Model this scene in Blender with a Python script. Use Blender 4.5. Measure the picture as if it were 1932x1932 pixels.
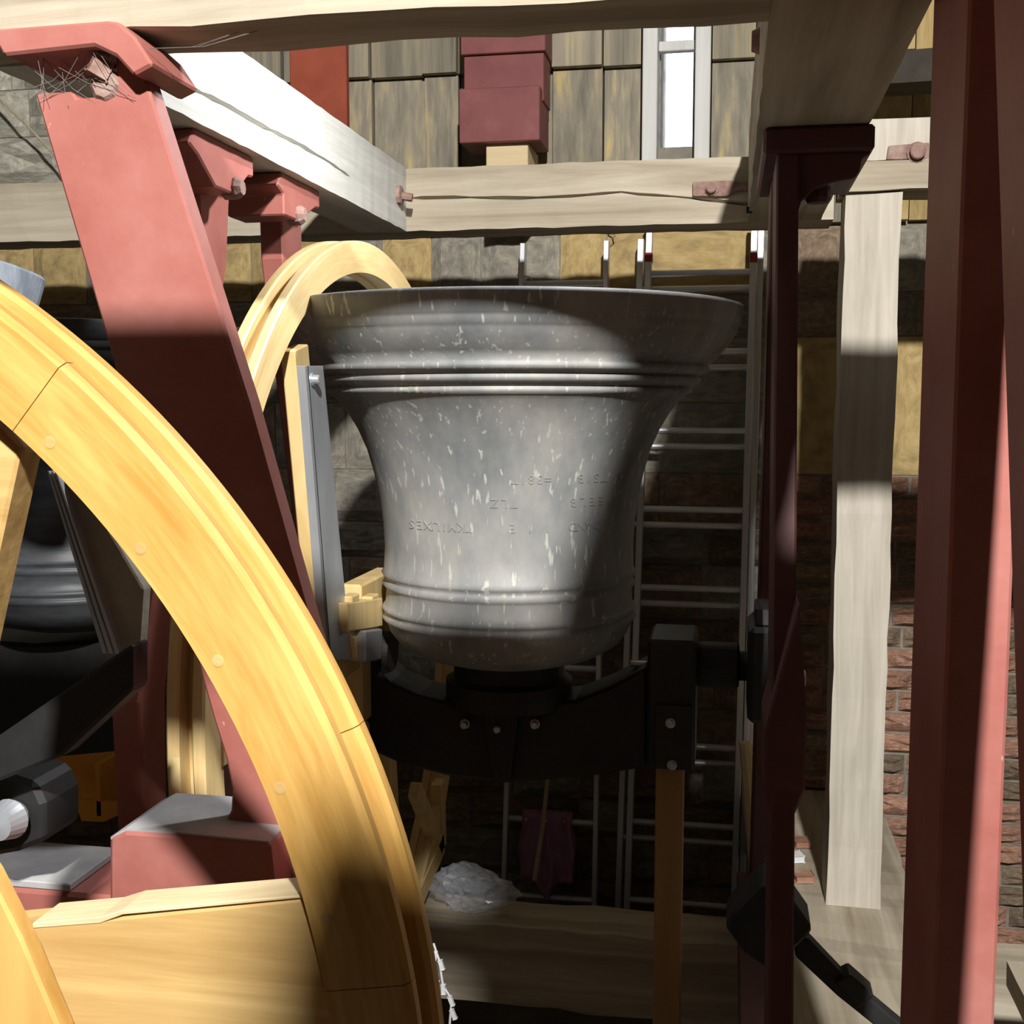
import bpy, bmesh, math, random
from mathutils import Vector, Matrix, noise
random.seed(7)
for o in list(bpy.data.objects): bpy.data.objects.remove(o, do_unlink=True)
SC = bpy.context.scene
COL = SC.collection
# ------------------------------------------------------------------ camera
F_PX = 2200.0; PITCH = math.radians(5.5); YAW = math.radians(10.5)
_fh = Vector((-math.sin(YAW), math.cos(YAW), 0)); _r = Vector((math.cos(YAW), math.sin(YAW), 0)); _z = Vector((0, 0, 1))
_f = _fh*math.cos(PITCH) - _z*math.sin(PITCH); _u = _fh*math.sin(PITCH) + _z*math.cos(PITCH)
cam = bpy.data.cameras.new('camera'); cam.sensor_width = 36; cam.lens = 36*F_PX/1932; cam.clip_start = 0.02
camo = bpy.data.objects.new('camera', cam); COL.objects.link(camo)
camo.rotation_euler = (math.pi/2 - PITCH, 0, YAW); SC.camera = camo
# ------------------------------------------------------------------ world, lamps, exposure
W = bpy.data.worlds.new('world'); SC.world = W; W.use_nodes = True
W.node_tree.nodes['Background'].inputs[0].default_value = (0.80, 0.88, 1.0, 1); W.node_tree.nodes['Background'].inputs[1].default_value = 6.0
SC.view_settings.view_transform = 'Standard'; SC.view_settings.look = 'None'
SC.view_settings.exposure = 0.0; SC.view_settings.gamma = 1.0; SC.view_settings.use_curve_mapping = False
def lamp(name, loc, target, power, size, col=(1, 1, 1), spread=180):
    l = bpy.data.lights.new(name, 'AREA'); l.energy = power; l.shape = 'DISK'; l.size = size; l.color = col; l.spread = math.radians(spread)
    o = bpy.data.objects.new(name, l); COL.objects.link(o); o.location = loc
    o.rotation_euler = (Vector(target) - Vector(loc)).to_track_quat('-Z', 'Y').to_euler(); return o
lamp('work_lamp', (0.61, -1.90, 2.45), (-0.5, 2.4, 0.0), 530, 0.16, (1.0, 0.985, 0.96))
lamp('hanging_lamp', (-0.06, 2.56, 1.14), (-1.0, 2.40, 0.30), 14, 0.12, (0.94, 0.96, 1.0), 120)
# ------------------------------------------------------------------ pixel helper (1932 frame) -> point on a world plane
def at(x, y, X=None, Y=None, Z=None):
    d = _f + _r*((x - 966)/F_PX) + _u*((966 - y)/F_PX)
    t = X/d.x if X is not None else Y/d.y if Y is not None else Z/d.z
    return d*t
def pxz(pts, Y): return [(at(x, y, Y=Y).x, at(x, y, Y=Y).z) for x, y in pts]
def pyz(pts, X): return [(at(x, y, X=X).y, at(x, y, X=X).z) for x, y in pts]
# ------------------------------------------------------------------ materials
def nodes_of(m):
    m.use_nodes = True; nt = m.node_tree; return nt, nt.nodes, nt.links
def ramp(n, stops):
    r = n.new('ShaderNodeValToRGB'); e = r.color_ramp.elements
    while len(e) < len(stops): e.new(0.5)
    for i, (p, c) in enumerate(stops): e[i].position = p; e[i].color = (*c, 1)
    return r
def noise_mat(name, stops, scale=(1, 1, 1), nscale=6.0, detail=5, rough=0.7, metal=0.0, bump=0.15, bscale=None, spec=0.3, rnd=0.0, distort=0.0, fleck=None):
    m = bpy.data.materials.new(name); nt, n, l = nodes_of(m); b = n['Principled BSDF']
    tc = n.new('ShaderNodeTexCoord'); mp = n.new('ShaderNodeMapping'); mp.inputs['Scale'].default_value = scale
    l.new(tc.outputs['Object'], mp.inputs['Vector'])
    vec = mp.outputs['Vector']
    if rnd:
        oi = n.new('ShaderNodeObjectInfo'); ad = n.new('ShaderNodeVectorMath'); ad.operation = 'ADD'
        ml = n.new('ShaderNodeMath'); ml.operation = 'MULTIPLY'; ml.inputs[1].default_value = 37.0
        l.new(oi.outputs['Random'], ml.inputs[0]); l.new(mp.outputs['Vector'], ad.inputs[0]); l.new(ml.outputs[0], ad.inputs[1]); vec = ad.outputs[0]
    t = n.new('ShaderNodeTexNoise'); t.inputs['Scale'].default_value = nscale; t.inputs['Detail'].default_value = detail
    t.inputs['Roughness'].default_value = 0.62; t.inputs['Distortion'].default_value = distort
    l.new(vec, t.inputs['Vector'])
    r = ramp(n, stops); l.new(t.outputs['Fac'], r.inputs[0]); col = r.outputs[0]
    if fleck:
        fs, fscale, lo, fcol = fleck
        mp2 = n.new('ShaderNodeMapping'); mp2.inputs['Scale'].default_value = fs; l.new(tc.outputs['Object'], mp2.inputs['Vector'])
        t2 = n.new('ShaderNodeTexNoise'); t2.inputs['Scale'].default_value = fscale; t2.inputs['Detail'].default_value = 3; l.new(mp2.outputs[0], t2.inputs['Vector'])
        r2 = ramp(n, [(lo, (0, 0, 0)), (lo + 0.05, (1, 1, 1))]); l.new(t2.outputs['Fac'], r2.inputs[0])
        mx = n.new('ShaderNodeMixRGB'); mx.inputs[2].default_value = (*fcol, 1); l.new(r2.outputs[0], mx.inputs[0]); l.new(col, mx.inputs[1]); col = mx.outputs[0]
    if rnd:
        hs = n.new('ShaderNodeHueSaturation'); l.new(col, hs.inputs['Color'])
        mr = n.new('ShaderNodeMapRange'); mr.inputs[3].default_value = 1 - rnd; mr.inputs[4].default_value = 1 + rnd
        l.new(oi.outputs['Random'], mr.inputs[0]); l.new(mr.outputs[0], hs.inputs['Value']); col = hs.outputs[0]
    l.new(col, b.inputs['Base Color']); b.inputs['Roughness'].default_value = rough; b.inputs['Metallic'].default_value = metal
    b.inputs['Specular IOR Level'].default_value = spec
    if bump:
        t3 = n.new('ShaderNodeTexNoise'); t3.inputs['Scale'].default_value = bscale or nscale*3; t3.inputs['Detail'].default_value = 4; l.new(vec, t3.inputs['Vector'])
        bp = n.new('ShaderNodeBump'); bp.inputs['Strength'].default_value = bump; bp.inputs['Distance'].default_value = 0.01
        l.new(t3.outputs['Fac'], bp.inputs['Height']); l.new(bp.outputs[0], b.inputs['Normal'])
    return m
def timber(name, dark, light, axis, rough=0.85, rnd=0.0, k=14, bump=0.25):
    s = [1, 1, 1]; s['xyz'.index(axis)] = 0.06
    return noise_mat(name, [(0.3, dark), (0.5, tuple((a+b)/2 for a, b in zip(dark, light))), (0.68, light)], scale=s, nscale=k, detail=7, rough=rough, bump=bump, bscale=k*2.2, spec=0.2, rnd=rnd, distort=0.6)
GD, GL = (0.26, 0.215, 0.15), (0.50, 0.44, 0.34)
M = {
 'beam_x': timber('aged_oak_x', GD, GL, 'x'), 'beam_y': timber('aged_oak_y', GD, GL, 'y'), 'beam_z': timber('aged_oak_z', GD, GL, 'z'),
 'white_y': timber('whitewashed_oak', (0.44, 0.43, 0.39), (0.66, 0.65, 0.60), 'y'),
 'post_z': timber('pale_post', (0.40, 0.36, 0.29), (0.58, 0.53, 0.45), 'z', k=26),
 'red': noise_mat('red_paint', [(0.3, (0.30, 0.092, 0.072)), (0.55, (0.36, 0.130, 0.106)), (0.75, (0.41, 0.17, 0.145))], nscale=5, rough=0.5, bump=0.06, bscale=40, fleck=((1, 1, 0.5), 55, 0.74, (0.62, 0.42, 0.38))),
 'maroon': noise_mat('maroon_paint', [(0.3, (0.15, 0.042, 0.042)), (0.6, (0.20, 0.058, 0.056)), (0.8, (0.25, 0.09, 0.085))], nscale=7, rough=0.6, bump=0.05, bscale=40),
 'red_board': noise_mat('orange_red_board', [(0.3, (0.24, 0.045, 0.02)), (0.7, (0.32, 0.07, 0.035))], nscale=6, rough=0.65, bump=0.05),
 'bronze': noise_mat('bell_metal', [(0.32, (0.12, 0.135, 0.145)), (0.5, (0.25, 0.255, 0.25)), (0.68, (0.40, 0.385, 0.35))], scale=(1, 1, 0.5), nscale=4, detail=8, rough=0.58, metal=0.05, bump=0.06, bscale=30, spec=0.45, fleck=((1, 1, 0.15), 85, 0.62, (0.46, 0.46, 0.41))),
 'shade_bronze': noise_mat('shaded_bell_metal', [(0.3, (0.03, 0.032, 0.036)), (0.7, (0.07, 0.075, 0.08))], scale=(1, 1, 4), nscale=8, rough=0.45, bump=0.05),  # darker copy of the bell metal, shade put into the colour
 'iron': noise_mat('black_iron', [(0.3, (0.010, 0.010, 0.011)), (0.7, (0.022, 0.021, 0.020))], nscale=8, rough=0.55, bump=0.08, spec=0.4),
 'rust': noise_mat('rusty_iron', [(0.3, (0.16, 0.09, 0.07)), (0.5, (0.27, 0.17, 0.14)), (0.7, (0.36, 0.26, 0.22))], nscale=22, rough=0.9, bump=0.4),
 'shade_wood': noise_mat('shade_painted_wood', [(0.3, (0.03, 0.025, 0.018)), (0.7, (0.06, 0.05, 0.04))], nscale=8, rough=0.9, bump=0.2),  # the joist's shade is put into this near-black colour
 'darkmaroon': noise_mat('dark_maroon_paint', [(0.3, (0.085, 0.032, 0.030)), (0.6, (0.11, 0.042, 0.040)), (0.8, (0.14, 0.06, 0.058))], nscale=7, rough=0.55, bump=0.05, bscale=40),
 'galv': noise_mat('galvanised_steel', [(0.3, (0.42, 0.44, 0.47)), (0.7, (0.56, 0.58, 0.61))], scale=(1, 1, 0.3), nscale=14, rough=0.42, metal=0.55, bump=0.03),
 'alu': noise_mat('aluminium', [(0.3, (0.60, 0.62, 0.64)), (0.7, (0.72, 0.74, 0.76))], scale=(1, 1, 0.2), nscale=12, rough=0.38, metal=0.6, bump=0.02),
 'red_cap': noise_mat('red_plastic', [(0.3, (0.35, 0.04, 0.05)), (0.7, (0.42, 0.06, 0.07))], rough=0.5, bump=0),
 'wheel': timber('varnished_ash', (0.42, 0.22, 0.05), (0.62, 0.38, 0.12), 'z', rough=0.42, k=20, bump=0.06),
 'wheel_x': timber('varnished_board', (0.38, 0.225, 0.075), (0.60, 0.41, 0.17), 'x', rough=0.5, k=22, bump=0.08),
 'wheel2': timber('pale_ash', (0.62, 0.43, 0.17), (0.80, 0.62, 0.32), 'z', rough=0.5, k=16, bump=0.06),
 'stay': timber('ash_stay', (0.30, 0.17, 0.07), (0.40, 0.24, 0.11), 'z', rough=0.6, k=18),
 'newwood': timber('new_pine', (0.55, 0.42, 0.24), (0.68, 0.55, 0.34), 'x', rough=0.7, k=18),
 'greydrum': noise_mat('weathered_zinc', [(0.35, (0.12, 0.14, 0.17)), (0.6, (0.24, 0.27, 0.31)), (0.75, (0.38, 0.41, 0.45))], scale=(1, 1, 0.3), nscale=18, rough=0.6, bump=0.15),
 'ochre': noise_mat('ochre_sandstone', [(0.25, (0.22, 0.17, 0.10)), (0.5, (0.42, 0.30, 0.125)), (0.75, (0.52, 0.41, 0.21))], nscale=5, detail=8, rough=0.95, bump=0.35, bscale=35, rnd=0.12),
 'greystone': noise_mat('grey_sandstone', [(0.25, (0.13, 0.12, 0.10)), (0.5, (0.24, 0.22, 0.18)), (0.75, (0.38, 0.34, 0.25))], nscale=6, detail=8, rough=0.95, bump=0.45, bscale=30, rnd=0.18),
 'brownstone': noise_mat('brown_rubble', [(0.25, (0.12, 0.085, 0.055)), (0.5, (0.21, 0.15, 0.10)), (0.75, (0.33, 0.27, 0.19))], nscale=7, detail=8, rough=0.95, bump=0.5, bscale=28, rnd=0.2),
 'brick': noise_mat('old_brick', [(0.25, (0.20, 0.10, 0.065)), (0.5, (0.34, 0.18, 0.12)), (0.72, (0.48, 0.34, 0.26))], nscale=8, detail=8, rough=0.95, bump=0.45, bscale=30, rnd=0.2),
 'slab': noise_mat('weathered_slab', [(0.30, (0.15, 0.135, 0.105)), (0.5, (0.25, 0.22, 0.165)), (0.62, (0.36, 0.30, 0.18)), (0.75, (0.52, 0.38, 0.14))], scale=(1, 1, 0.6), nscale=3.6, detail=7, rough=0.9, bump=0.2, bscale=30, rnd=0.14),
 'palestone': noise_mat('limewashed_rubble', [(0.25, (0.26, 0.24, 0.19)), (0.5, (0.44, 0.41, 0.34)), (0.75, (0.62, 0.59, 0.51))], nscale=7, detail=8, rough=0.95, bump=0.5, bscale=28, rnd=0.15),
 'mortar': noise_mat('lime_mortar', [(0.3, (0.16, 0.14, 0.11)), (0.7, (0.32, 0.29, 0.24))], nscale=14, rough=0.97, bump=0.4),
 'plaster': noise_mat('dirty_limewash', [(0.3, (0.20, 0.18, 0.145)), (0.7, (0.34, 0.31, 0.26))], nscale=3, rough=0.95, bump=0.2),
 'low_bounce': noise_mat('low_bounce_wall', [(0.3, (0.035, 0.03, 0.025)), (0.7, (0.075, 0.065, 0.055))], nscale=3, rough=0.95, bump=0.2),  # room shell colour darkened to cut bounced light
 'floor': noise_mat('dusty_boards', [(0.3, (0.05, 0.04, 0.03)), (0.7, (0.10, 0.085, 0.065))], nscale=6, rough=0.95, bump=0.2),
 'frame_white': timber('weathered_white_wood', (0.50, 0.49, 0.46), (0.66, 0.65, 0.62), 'z', k=16),
 'cloth': noise_mat('purple_cloth', [(0.3, (0.30, 0.13, 0.22)), (0.7, (0.44, 0.22, 0.33))], nscale=14, rough=0.9, bump=0.1),
 'orange': noise_mat('orange_plastic', [(0.3, (0.60, 0.24, 0.02)), (0.7, (0.72, 0.34, 0.04))], nscale=9, rough=0.5, bump=0.1),
 'rope': noise_mat('hemp_rope', [(0.3, (0.30, 0.25, 0.17)), (0.7, (0.46, 0.40, 0.29))], nscale=30, rough=0.95, bump=0.3),
 'white': noise_mat('white_cord', [(0.3, (0.62, 0.62, 0.62)), (0.7, (0.78, 0.78, 0.78))], nscale=20, rough=0.8, bump=0),
 'web': noise_mat('dusty_cobweb', [(0.3, (0.13, 0.11, 0.10)), (0.7, (0.26, 0.23, 0.21))], nscale=20, rough=1.0, bump=0),
 'lit_top': noise_mat('lit_grey_top', [(0.3, (0.30, 0.29, 0.30)), (0.7, (0.46, 0.45, 0.44))], nscale=9, rough=0.8, bump=0.1),  # lit look of the red frame's top faces, put into the colour
}
def polar_wood(name, dark, light, cen, axis, rough=0.42):
    m = bpy.data.materials.new(name); nt, n, l = nodes_of(m); b = n['Principled BSDF']
    tc = n.new('ShaderNodeTexCoord'); sx = n.new('ShaderNodeSeparateXYZ')
    sub = n.new('ShaderNodeVectorMath'); sub.operation = 'SUBTRACT'; sub.inputs[1].default_value = cen
    l.new(tc.outputs['Object'], sub.inputs[0]); l.new(sub.outputs[0], sx.inputs[0])
    u, v, w = (sx.outputs[1], sx.outputs[2], sx.outputs[0]) if axis == 'x' else (sx.outputs[0], sx.outputs[2], sx.outputs[1])
    cb = n.new('ShaderNodeCombineXYZ'); l.new(u, cb.inputs[0]); l.new(v, cb.inputs[1])
    ln = n.new('ShaderNodeVectorMath'); ln.operation = 'LENGTH'; l.new(cb.outputs[0], ln.inputs[0])
    an = n.new('ShaderNodeMath'); an.operation = 'ARCTAN2'; l.new(v, an.inputs[0]); l.new(u, an.inputs[1])
    am = n.new('ShaderNodeMath'); am.operation = 'MULTIPLY'; am.inputs[1].default_value = 0.09; l.new(an.outputs[0], am.inputs[0])
    c2 = n.new('ShaderNodeCombineXYZ'); l.new(ln.outputs['Value'], c2.inputs[0]); l.new(am.outputs[0], c2.inputs[1]); l.new(w, c2.inputs[2])
    cols = []
    for sc, dt in ((34, 6), (150, 3)):
        t = n.new('ShaderNodeTexNoise'); t.inputs['Scale'].default_value = sc; t.inputs['Detail'].default_value = dt; t.inputs['Distortion'].default_value = 0.5; l.new(c2.outputs[0], t.inputs['Vector']); cols.append(t)
    mx = n.new('ShaderNodeMath'); mx.operation = 'MULTIPLY_ADD'; mx.inputs[1].default_value = 0.35; l.new(cols[1].outputs['Fac'], mx.inputs[0])
    m2 = n.new('ShaderNodeMath'); m2.operation = 'MULTIPLY'; m2.inputs[1].default_value = 0.65; l.new(cols[0].outputs['Fac'], m2.inputs[0]); l.new(m2.outputs[0], mx.inputs[2])
    r = ramp(n, [(0.33, dark), (0.5, tuple((a+b_)/2 for a, b_ in zip(dark, light))), (0.66, light)]); l.new(mx.outputs[0], r.inputs[0])
    l.new(r.outputs[0], b.inputs['Base Color']); b.inputs['Roughness'].default_value = rough; b.inputs['Specular IOR Level'].default_value = 0.35
    bp = n.new('ShaderNodeBump'); bp.inputs['Strength'].default_value = 0.08; bp.inputs['Distance'].default_value = 0.004; l.new(mx.outputs[0], bp.inputs['Height']); l.new(bp.outputs[0], b.inputs['Normal'])
    return m
M['rim1'] = polar_wood('varnished_ash_rim', (0.42, 0.215, 0.045), (0.64, 0.385, 0.115), (-1.15, .965, -.656), 'y')
M['rim2'] = polar_wood('pale_ash_rim', (0.60, 0.42, 0.17), (0.76, 0.58, 0.29), (-.92, 2.85, -.621), 'x', 0.5)
def plastic():
    m = bpy.data.materials.new('clear_polythene'); nt, n, l = nodes_of(m); b = n['Principled BSDF']
    b.inputs['Base Color'].default_value = (0.6, 0.62, 0.66, 1); b.inputs['Roughness'].default_value = 0.15; b.inputs['Specular IOR Level'].default_value = 0.8
    tr = n.new('ShaderNodeBsdfTransparent'); mx = n.new('ShaderNodeMixShader'); mx.inputs[0].default_value = 0.30
    l.new(tr.outputs[0], mx.inputs[1]); l.new(b.outputs[0], mx.inputs[2]); l.new(mx.outputs[0], n['Material Output'].inputs['Surface']); return m
M['poly'] = plastic()
def glass():
    m = bpy.data.materials.new('dusty_glass'); nt, n, l = nodes_of(m); b = n['Principled BSDF']
    b.inputs['Roughness'].default_value = 0.1; b.inputs['Base Color'].default_value = (0.8, 0.85, 0.88, 1)
    tr = n.new('ShaderNodeBsdfTransparent'); mx = n.new('ShaderNodeMixShader'); mx.inputs[0].default_value = 0.08
    l.new(tr.outputs[0], mx.inputs[1]); l.new(b.outputs[0], mx.inputs[2]); l.new(mx.outputs[0], n['Material Output'].inputs['Surface']); return m
M['glass'] = glass()
# ------------------------------------------------------------------ mesh helpers
def link(name, bm, mat, parent=None, smooth=False, label=None):
    bmesh.ops.recalc_face_normals(bm, faces=bm.faces)
    me = bpy.data.meshes.new(name); bm.to_mesh(me); bm.free()
    me.materials.append(M[mat] if isinstance(mat, str) else mat)
    if smooth:
        for p in me.polygons: p.use_smooth = True
    o = bpy.data.objects.new(name, me); COL.objects.link(o)
    if parent: o.parent = parent; o.matrix_parent_inverse = parent.matrix_basis.inverted()
    if label: o['label'] = label
    return o
def thing(name, label, cat, loc=(0, 0, 0), group=None):
    o = bpy.data.objects.new(name, None); o.empty_display_size = 0.05; COL.objects.link(o); o.location = loc
    o['label'] = label; o['category'] = cat
    if group: o['group'] = group
    return o
def tag(o, label, cat, group=None):
    o['label'] = label; o['category'] = cat
    if group: o['group'] = group
    return o
def bevel(bm, w, seg=1):
    if w: bmesh.ops.bevel(bm, geom=[e for e in bm.edges if e.is_manifold and e.calc_face_angle(0) > 0.6], offset=w, segments=seg, affect='EDGES', profile=0.5)
    return bm
def box(a, b, bv=0.003, bm=None):
    own = bm is None; bm = bm or bmesh.new()
    a, b = [min(p, q) for p, q in zip(a, b)], [max(p, q) for p, q in zip(a, b)]
    r = bmesh.ops.create_cube(bm, size=1)
    for v in r['verts']: v.co = Vector([(a[i]+b[i])/2 + v.co[i]*(b[i]-a[i]) for i in range(3)])
    if own: bevel(bm, bv)
    return bm
def prism(poly, axis, a, b, bv=0.003, bm=None):
    """polygon in the two other axes (in xyz order), extruded along axis from a to b"""
    own = bm is None; bm = bm or bmesh.new()
    def co(p, t):
        return {'x': (t, p[0], p[1]), 'y': (p[0], t, p[1]), 'z': (p[0], p[1], t)}[axis]
    va = [bm.verts.new(co(p, a)) for p in poly]; vb = [bm.verts.new(co(p, b)) for p in poly]
    bm.faces.new(va); bm.faces.new(vb[::-1]); n = len(poly)
    for i in range(n): bm.faces.new((va[i], vb[i], vb[(i+1) % n], va[(i+1) % n]))
    bmesh.ops.recalc_face_normals(bm, faces=bm.faces)
    if own: bevel(bm, bv)
    return bm
def lathe(profile, n=64, bm=None, mtx=None, cap=True):
    bm = bm or bmesh.new(); rings = []
    for r, z in profile:
        rings.append([bm.verts.new((r*math.cos(2*math.pi*k/n), r*math.sin(2*math.pi*k/n), z)) for k in range(n)])
    for a, b in zip(rings, rings[1:]):
        for k in range(n): bm.faces.new((a[k], a[(k+1) % n], b[(k+1) % n], b[k]))
    if cap: bm.faces.new(rings[0][::-1]); bm.faces.new(rings[-1])
    if mtx: bmesh.ops.transform(bm, matrix=mtx, verts=bm.verts)
    return bm
def tube(pts, r, n=8, bm=None):
    bm = bm or bmesh.new(); pts = [Vector(p) for p in pts]; rings = []
    for i, p in enumerate(pts):
        d = (pts[min(i+1, len(pts)-1)] - pts[max(i-1, 0)]).normalized()
        s = d.cross(Vector((0, 0, 1))) if abs(d.z) < 0.9 else d.cross(Vector((1, 0, 0))); s.normalize(); t = d.cross(s)
        rr = r[i] if isinstance(r, (list, tuple)) else r
        rings.append([bm.verts.new(p + (s*math.cos(2*math.pi*k/n) + t*math.sin(2*math.pi*k/n))*rr) for k in range(n)])
    for a, b in zip(rings, rings[1:]):
        for k in range(n): bm.faces.new((a[k], a[(k+1) % n], b[(k+1) % n], b[k]))
    bm.faces.new(rings[0][::-1]); bm.faces.new(rings[-1]); return bm
def bar(p, q, w, t, up=(0, 0, 1), bv=0.003, bm=None):
    """square bar from p to q, w wide (across up), t deep along up"""
    own = bm is None; bm2 = bmesh.new(); p, q = Vector(p), Vector(q); d = (q-p); L = d.length; d.normalize()
    s = d.cross(Vector(up)).normalized(); u = s.cross(d)
    r = bmesh.ops.create_cube(bm2, size=1)
    for v in r['verts']: v.co = (p+q)/2 + d*(v.co.x*L) + s*(v.co.y*w) + u*(v.co.z*t)
    bevel(bm2, bv)
    if own: return bm2
    me = bpy.data.meshes.new('tmp'); bm2.to_mesh(me); bm.from_mesh(me); bpy.data.meshes.remove(me); bm2.free(); return bm
def ring(c, rin, rout, axis, a, b, n=160, chamf=0.0, th0=0.0, th1=2*math.pi):
    """flat ring about axis 'x' or 'y'; chamf rounds the outer edges"""
    bm = bmesh.new(); full = abs(th1-th0-2*math.pi) < 1e-6
    prof = [(rin, a), (rout-chamf, a), (rout, a+chamf), (rout, b-chamf), (rout-chamf, b), (rin, b)] if chamf else [(rin, a), (rout, a), (rout, b), (rin, b)]
    m = n if full else n+1; rings = []
    for k in range(m):
        t = th0 + (th1-th0)*k/n; row = []
        for r, s in prof:
            u, v = r*math.cos(t), r*math.sin(t)
            row.append(bm.verts.new((s, c[1]+u, c[2]+v) if axis == 'x' else (c[0]+u, s, c[2]+v)))
        rings.append(row)
    P = len(prof)
    for k in range(n):
        A, B = rings[k], rings[(k+1) % m]
        for i in range(P): bm.faces.new((A[i], A[(i+1) % P], B[(i+1) % P], B[i]))
    if not full: bm.faces.new(rings[0]); bm.faces.new(rings[-1][::-1])
    return bm
def beam(a, b, axis, jit=0.004, seg=None, crack=None, crack_face=None, bv=0.006):
    """squared timber along axis with hand-worked uneven arrises; crack = [(along, across)] open shake on the face at side crack_face"""
    bm = bmesh.new(); ax = 'xyz'.index(axis); o1, o2 = [i for i in range(3) if i != ax]
    L = b[ax]-a[ax]; seg = seg or max(4, int(L/0.09))
    rows = []
    ts = [a[ax] + L*k/seg for k in range(seg+1)]
    for t in ts:
        j = lambda: random.uniform(-jit, jit)
        c = [(a[o1], a[o2]), (b[o1], a[o2]), (b[o1], b[o2]), (a[o1], b[o2])]
        row = []
        for p in c:
            v = [0, 0, 0]; v[ax] = t; v[o1] = p[0]+j(); v[o2] = p[1]+j(); row.append(Vector(v))
        rows.append(row)
    def crk(t):
        if not crack: return None
        for (p, q), (p2, q2) in zip(crack, crack[1:]):
            if p <= t <= p2: return q + (q2-q)*(t-p)/(p2-p)
        return None
    V = []
    for t, row in zip(ts, rows):
        pts = []
        for i in range(4):
            pts.append(row[i]); A, B = row[i], row[(i+1) % 4]
            if crack and i == crack_face:
                h = crk(t); op = 0.0045*(0.5+random.random()) if h is not None else 0.0002
                if h is None: h = crack[0][1] if t < crack[0][0] else crack[-1][1]
                va = o2 if abs(A[o2]-B[o2]) > abs(A[o1]-B[o1]) else o1
                f = (h - A[va])/(B[va]-A[va]); n = o1 if va == o2 else o2
                s = 1 if A[n] > (a[n]+b[n])/2 else -1
                w = op/abs(B[va]-A[va]); c = A.lerp(B, f).copy(); c[n] -= s*(0.022 if op > 0.001 else 0.0)
                pts += [A.lerp(B, f-w), c, A.lerp(B, f+w)]
        V.append([bm.verts.new(p) for p in pts])
    n = len(V[0])
    for A, B in zip(V, V[1:]):
        for i in range(n): bm.faces.new((A[i], A[(i+1) % n], B[(i+1) % n], B[i]))
    bm.faces.new(V[0]); bm.faces.new(V[-1][::-1])
    return bm
def bolt(name, p, nrm, r, h, mat, parent, sides=6):
    q = Vector(nrm).to_track_quat('Z', 'Y').to_matrix().to_4x4(); q.translation = Vector(p)
    bm = lathe([(r*1.35, 0), (r*1.35, h*0.25), (r, h*0.26), (r, h*0.9), (r*0.8, h)], sides*2, mtx=q)
    return link(name, bm, mat, parent)
# ------------------------------------------------------------------ the setting
FL = -2.2; CE = 3.4; XL, XR, YB, YN = -3.6, 3.4, 4.7, -3.2
def struct(name, bm, mat):
    o = link(name, bm, mat); o['kind'] = 'structure'; return o
struct('floor', box((XL-.2, YN-.2, FL-.15), (XR+.2, YB+.5, FL), 0), 'floor')
struct('ceiling', box((XL-.2, YN-.2, CE), (XR+.2, YB+.5, CE+.15), 0), 'low_bounce')
struct('wall_left', box((XL-.2, YN-.2, FL), (XL, YB+.4, CE), 0), 'low_bounce')
struct('wall_right', box((XR, YN-.2, FL), (XR+.2, YB+.4, CE), 0), 'low_bounce')
struct('wall_front', box((XL, YN-.2, FL), (XR, YN, CE), 0), 'low_bounce')
# back wall: core with an opening for the slit window
wl = at(1247, 100, Y=YB).x; wr = at(1308, 100, Y=YB).x; wb = at(1280, 282, Y=YB).z; wt = wb + 1.15
bm = bmesh.new()
for a, b in (((XL, FL), (wl, CE)), ((wr, FL), (XR, CE)), ((wl, FL), (wr, wb)), ((wl, wt), (wr, CE))):
    box((a[0], YB+.02, a[1]), (b[0], YB+.38, b[1]), 0, bm)
wall = struct('wall_back', bm, 'mortar')
stone_meshes = {}
def stone_mesh(mat, k, rough):
    key = (mat, k)
    if key in stone_meshes: return stone_meshes[key]
    bm = bmesh.new(); n = 5
    g = [[None]*(n+1) for _ in range(n+1)]
    for i in range(n+1):
        for j in range(n+1):
            x, z = i/n-.5, j/n-.5
            e = 0.0 if (i in (0, n) or j in (0, n)) else 0.5 + rough*noise.noise(Vector((i*.9+k*7, j*.9, k*3.1)))
            g[i][j] = bm.verts.new((x*(1 if not e else .97), -e, z*(1 if not e else .97)))
    for i in range(n):
        for j in range(n): bm.faces.new((g[i][j], g[i+1][j], g[i+1][j+1], g[i][j+1]))
    rim = [g[i][0] for i in range(n)] + [g[n][j] for j in range(n)] + [g[i][n] for i in range(n, 0, -1)] + [g[0][j] for j in range(n, 0, -1)]
    back = [bm.verts.new((v.co.x, 1.0, v.co.z)) for v in rim]
    for i in range(len(rim)): bm.faces.new((rim[i], back[i], back[(i+1) % len(rim)], rim[(i+1) % len(rim)]))
    bmesh.ops.recalc_face_normals(bm, faces=bm.faces)
    me = bpy.data.meshes.new('stone_block'); bm.to_mesh(me); bm.free(); me.materials.append(M[mat]); stone_meshes[key] = me; return me
def stone(x0, x1, z0, z1, mat, rough=0.5, proud=0.02, name='stone_block', gap=0.005):
    me = stone_mesh(mat, random.randrange(6), rough)
    o = bpy.data.objects.new(name, me); COL.objects.link(o); o.parent = wall
    o.location = ((x0+x1)/2, YB+.015, (z0+z1)/2); o.scale = ((x1-x0)-gap, proud*2, (z1-z0)-gap); return o
def zy(y, x=1000): return at(x, y, Y=YB-.01).z
def xx(x, y=500): return at(x, y, Y=YB-.01).x
def course(z0, z1, xs, mats, **k):
    for a, b, m in zip(xs, xs[1:], mats): stone(a, b, z0, z1, m, **k)
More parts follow.
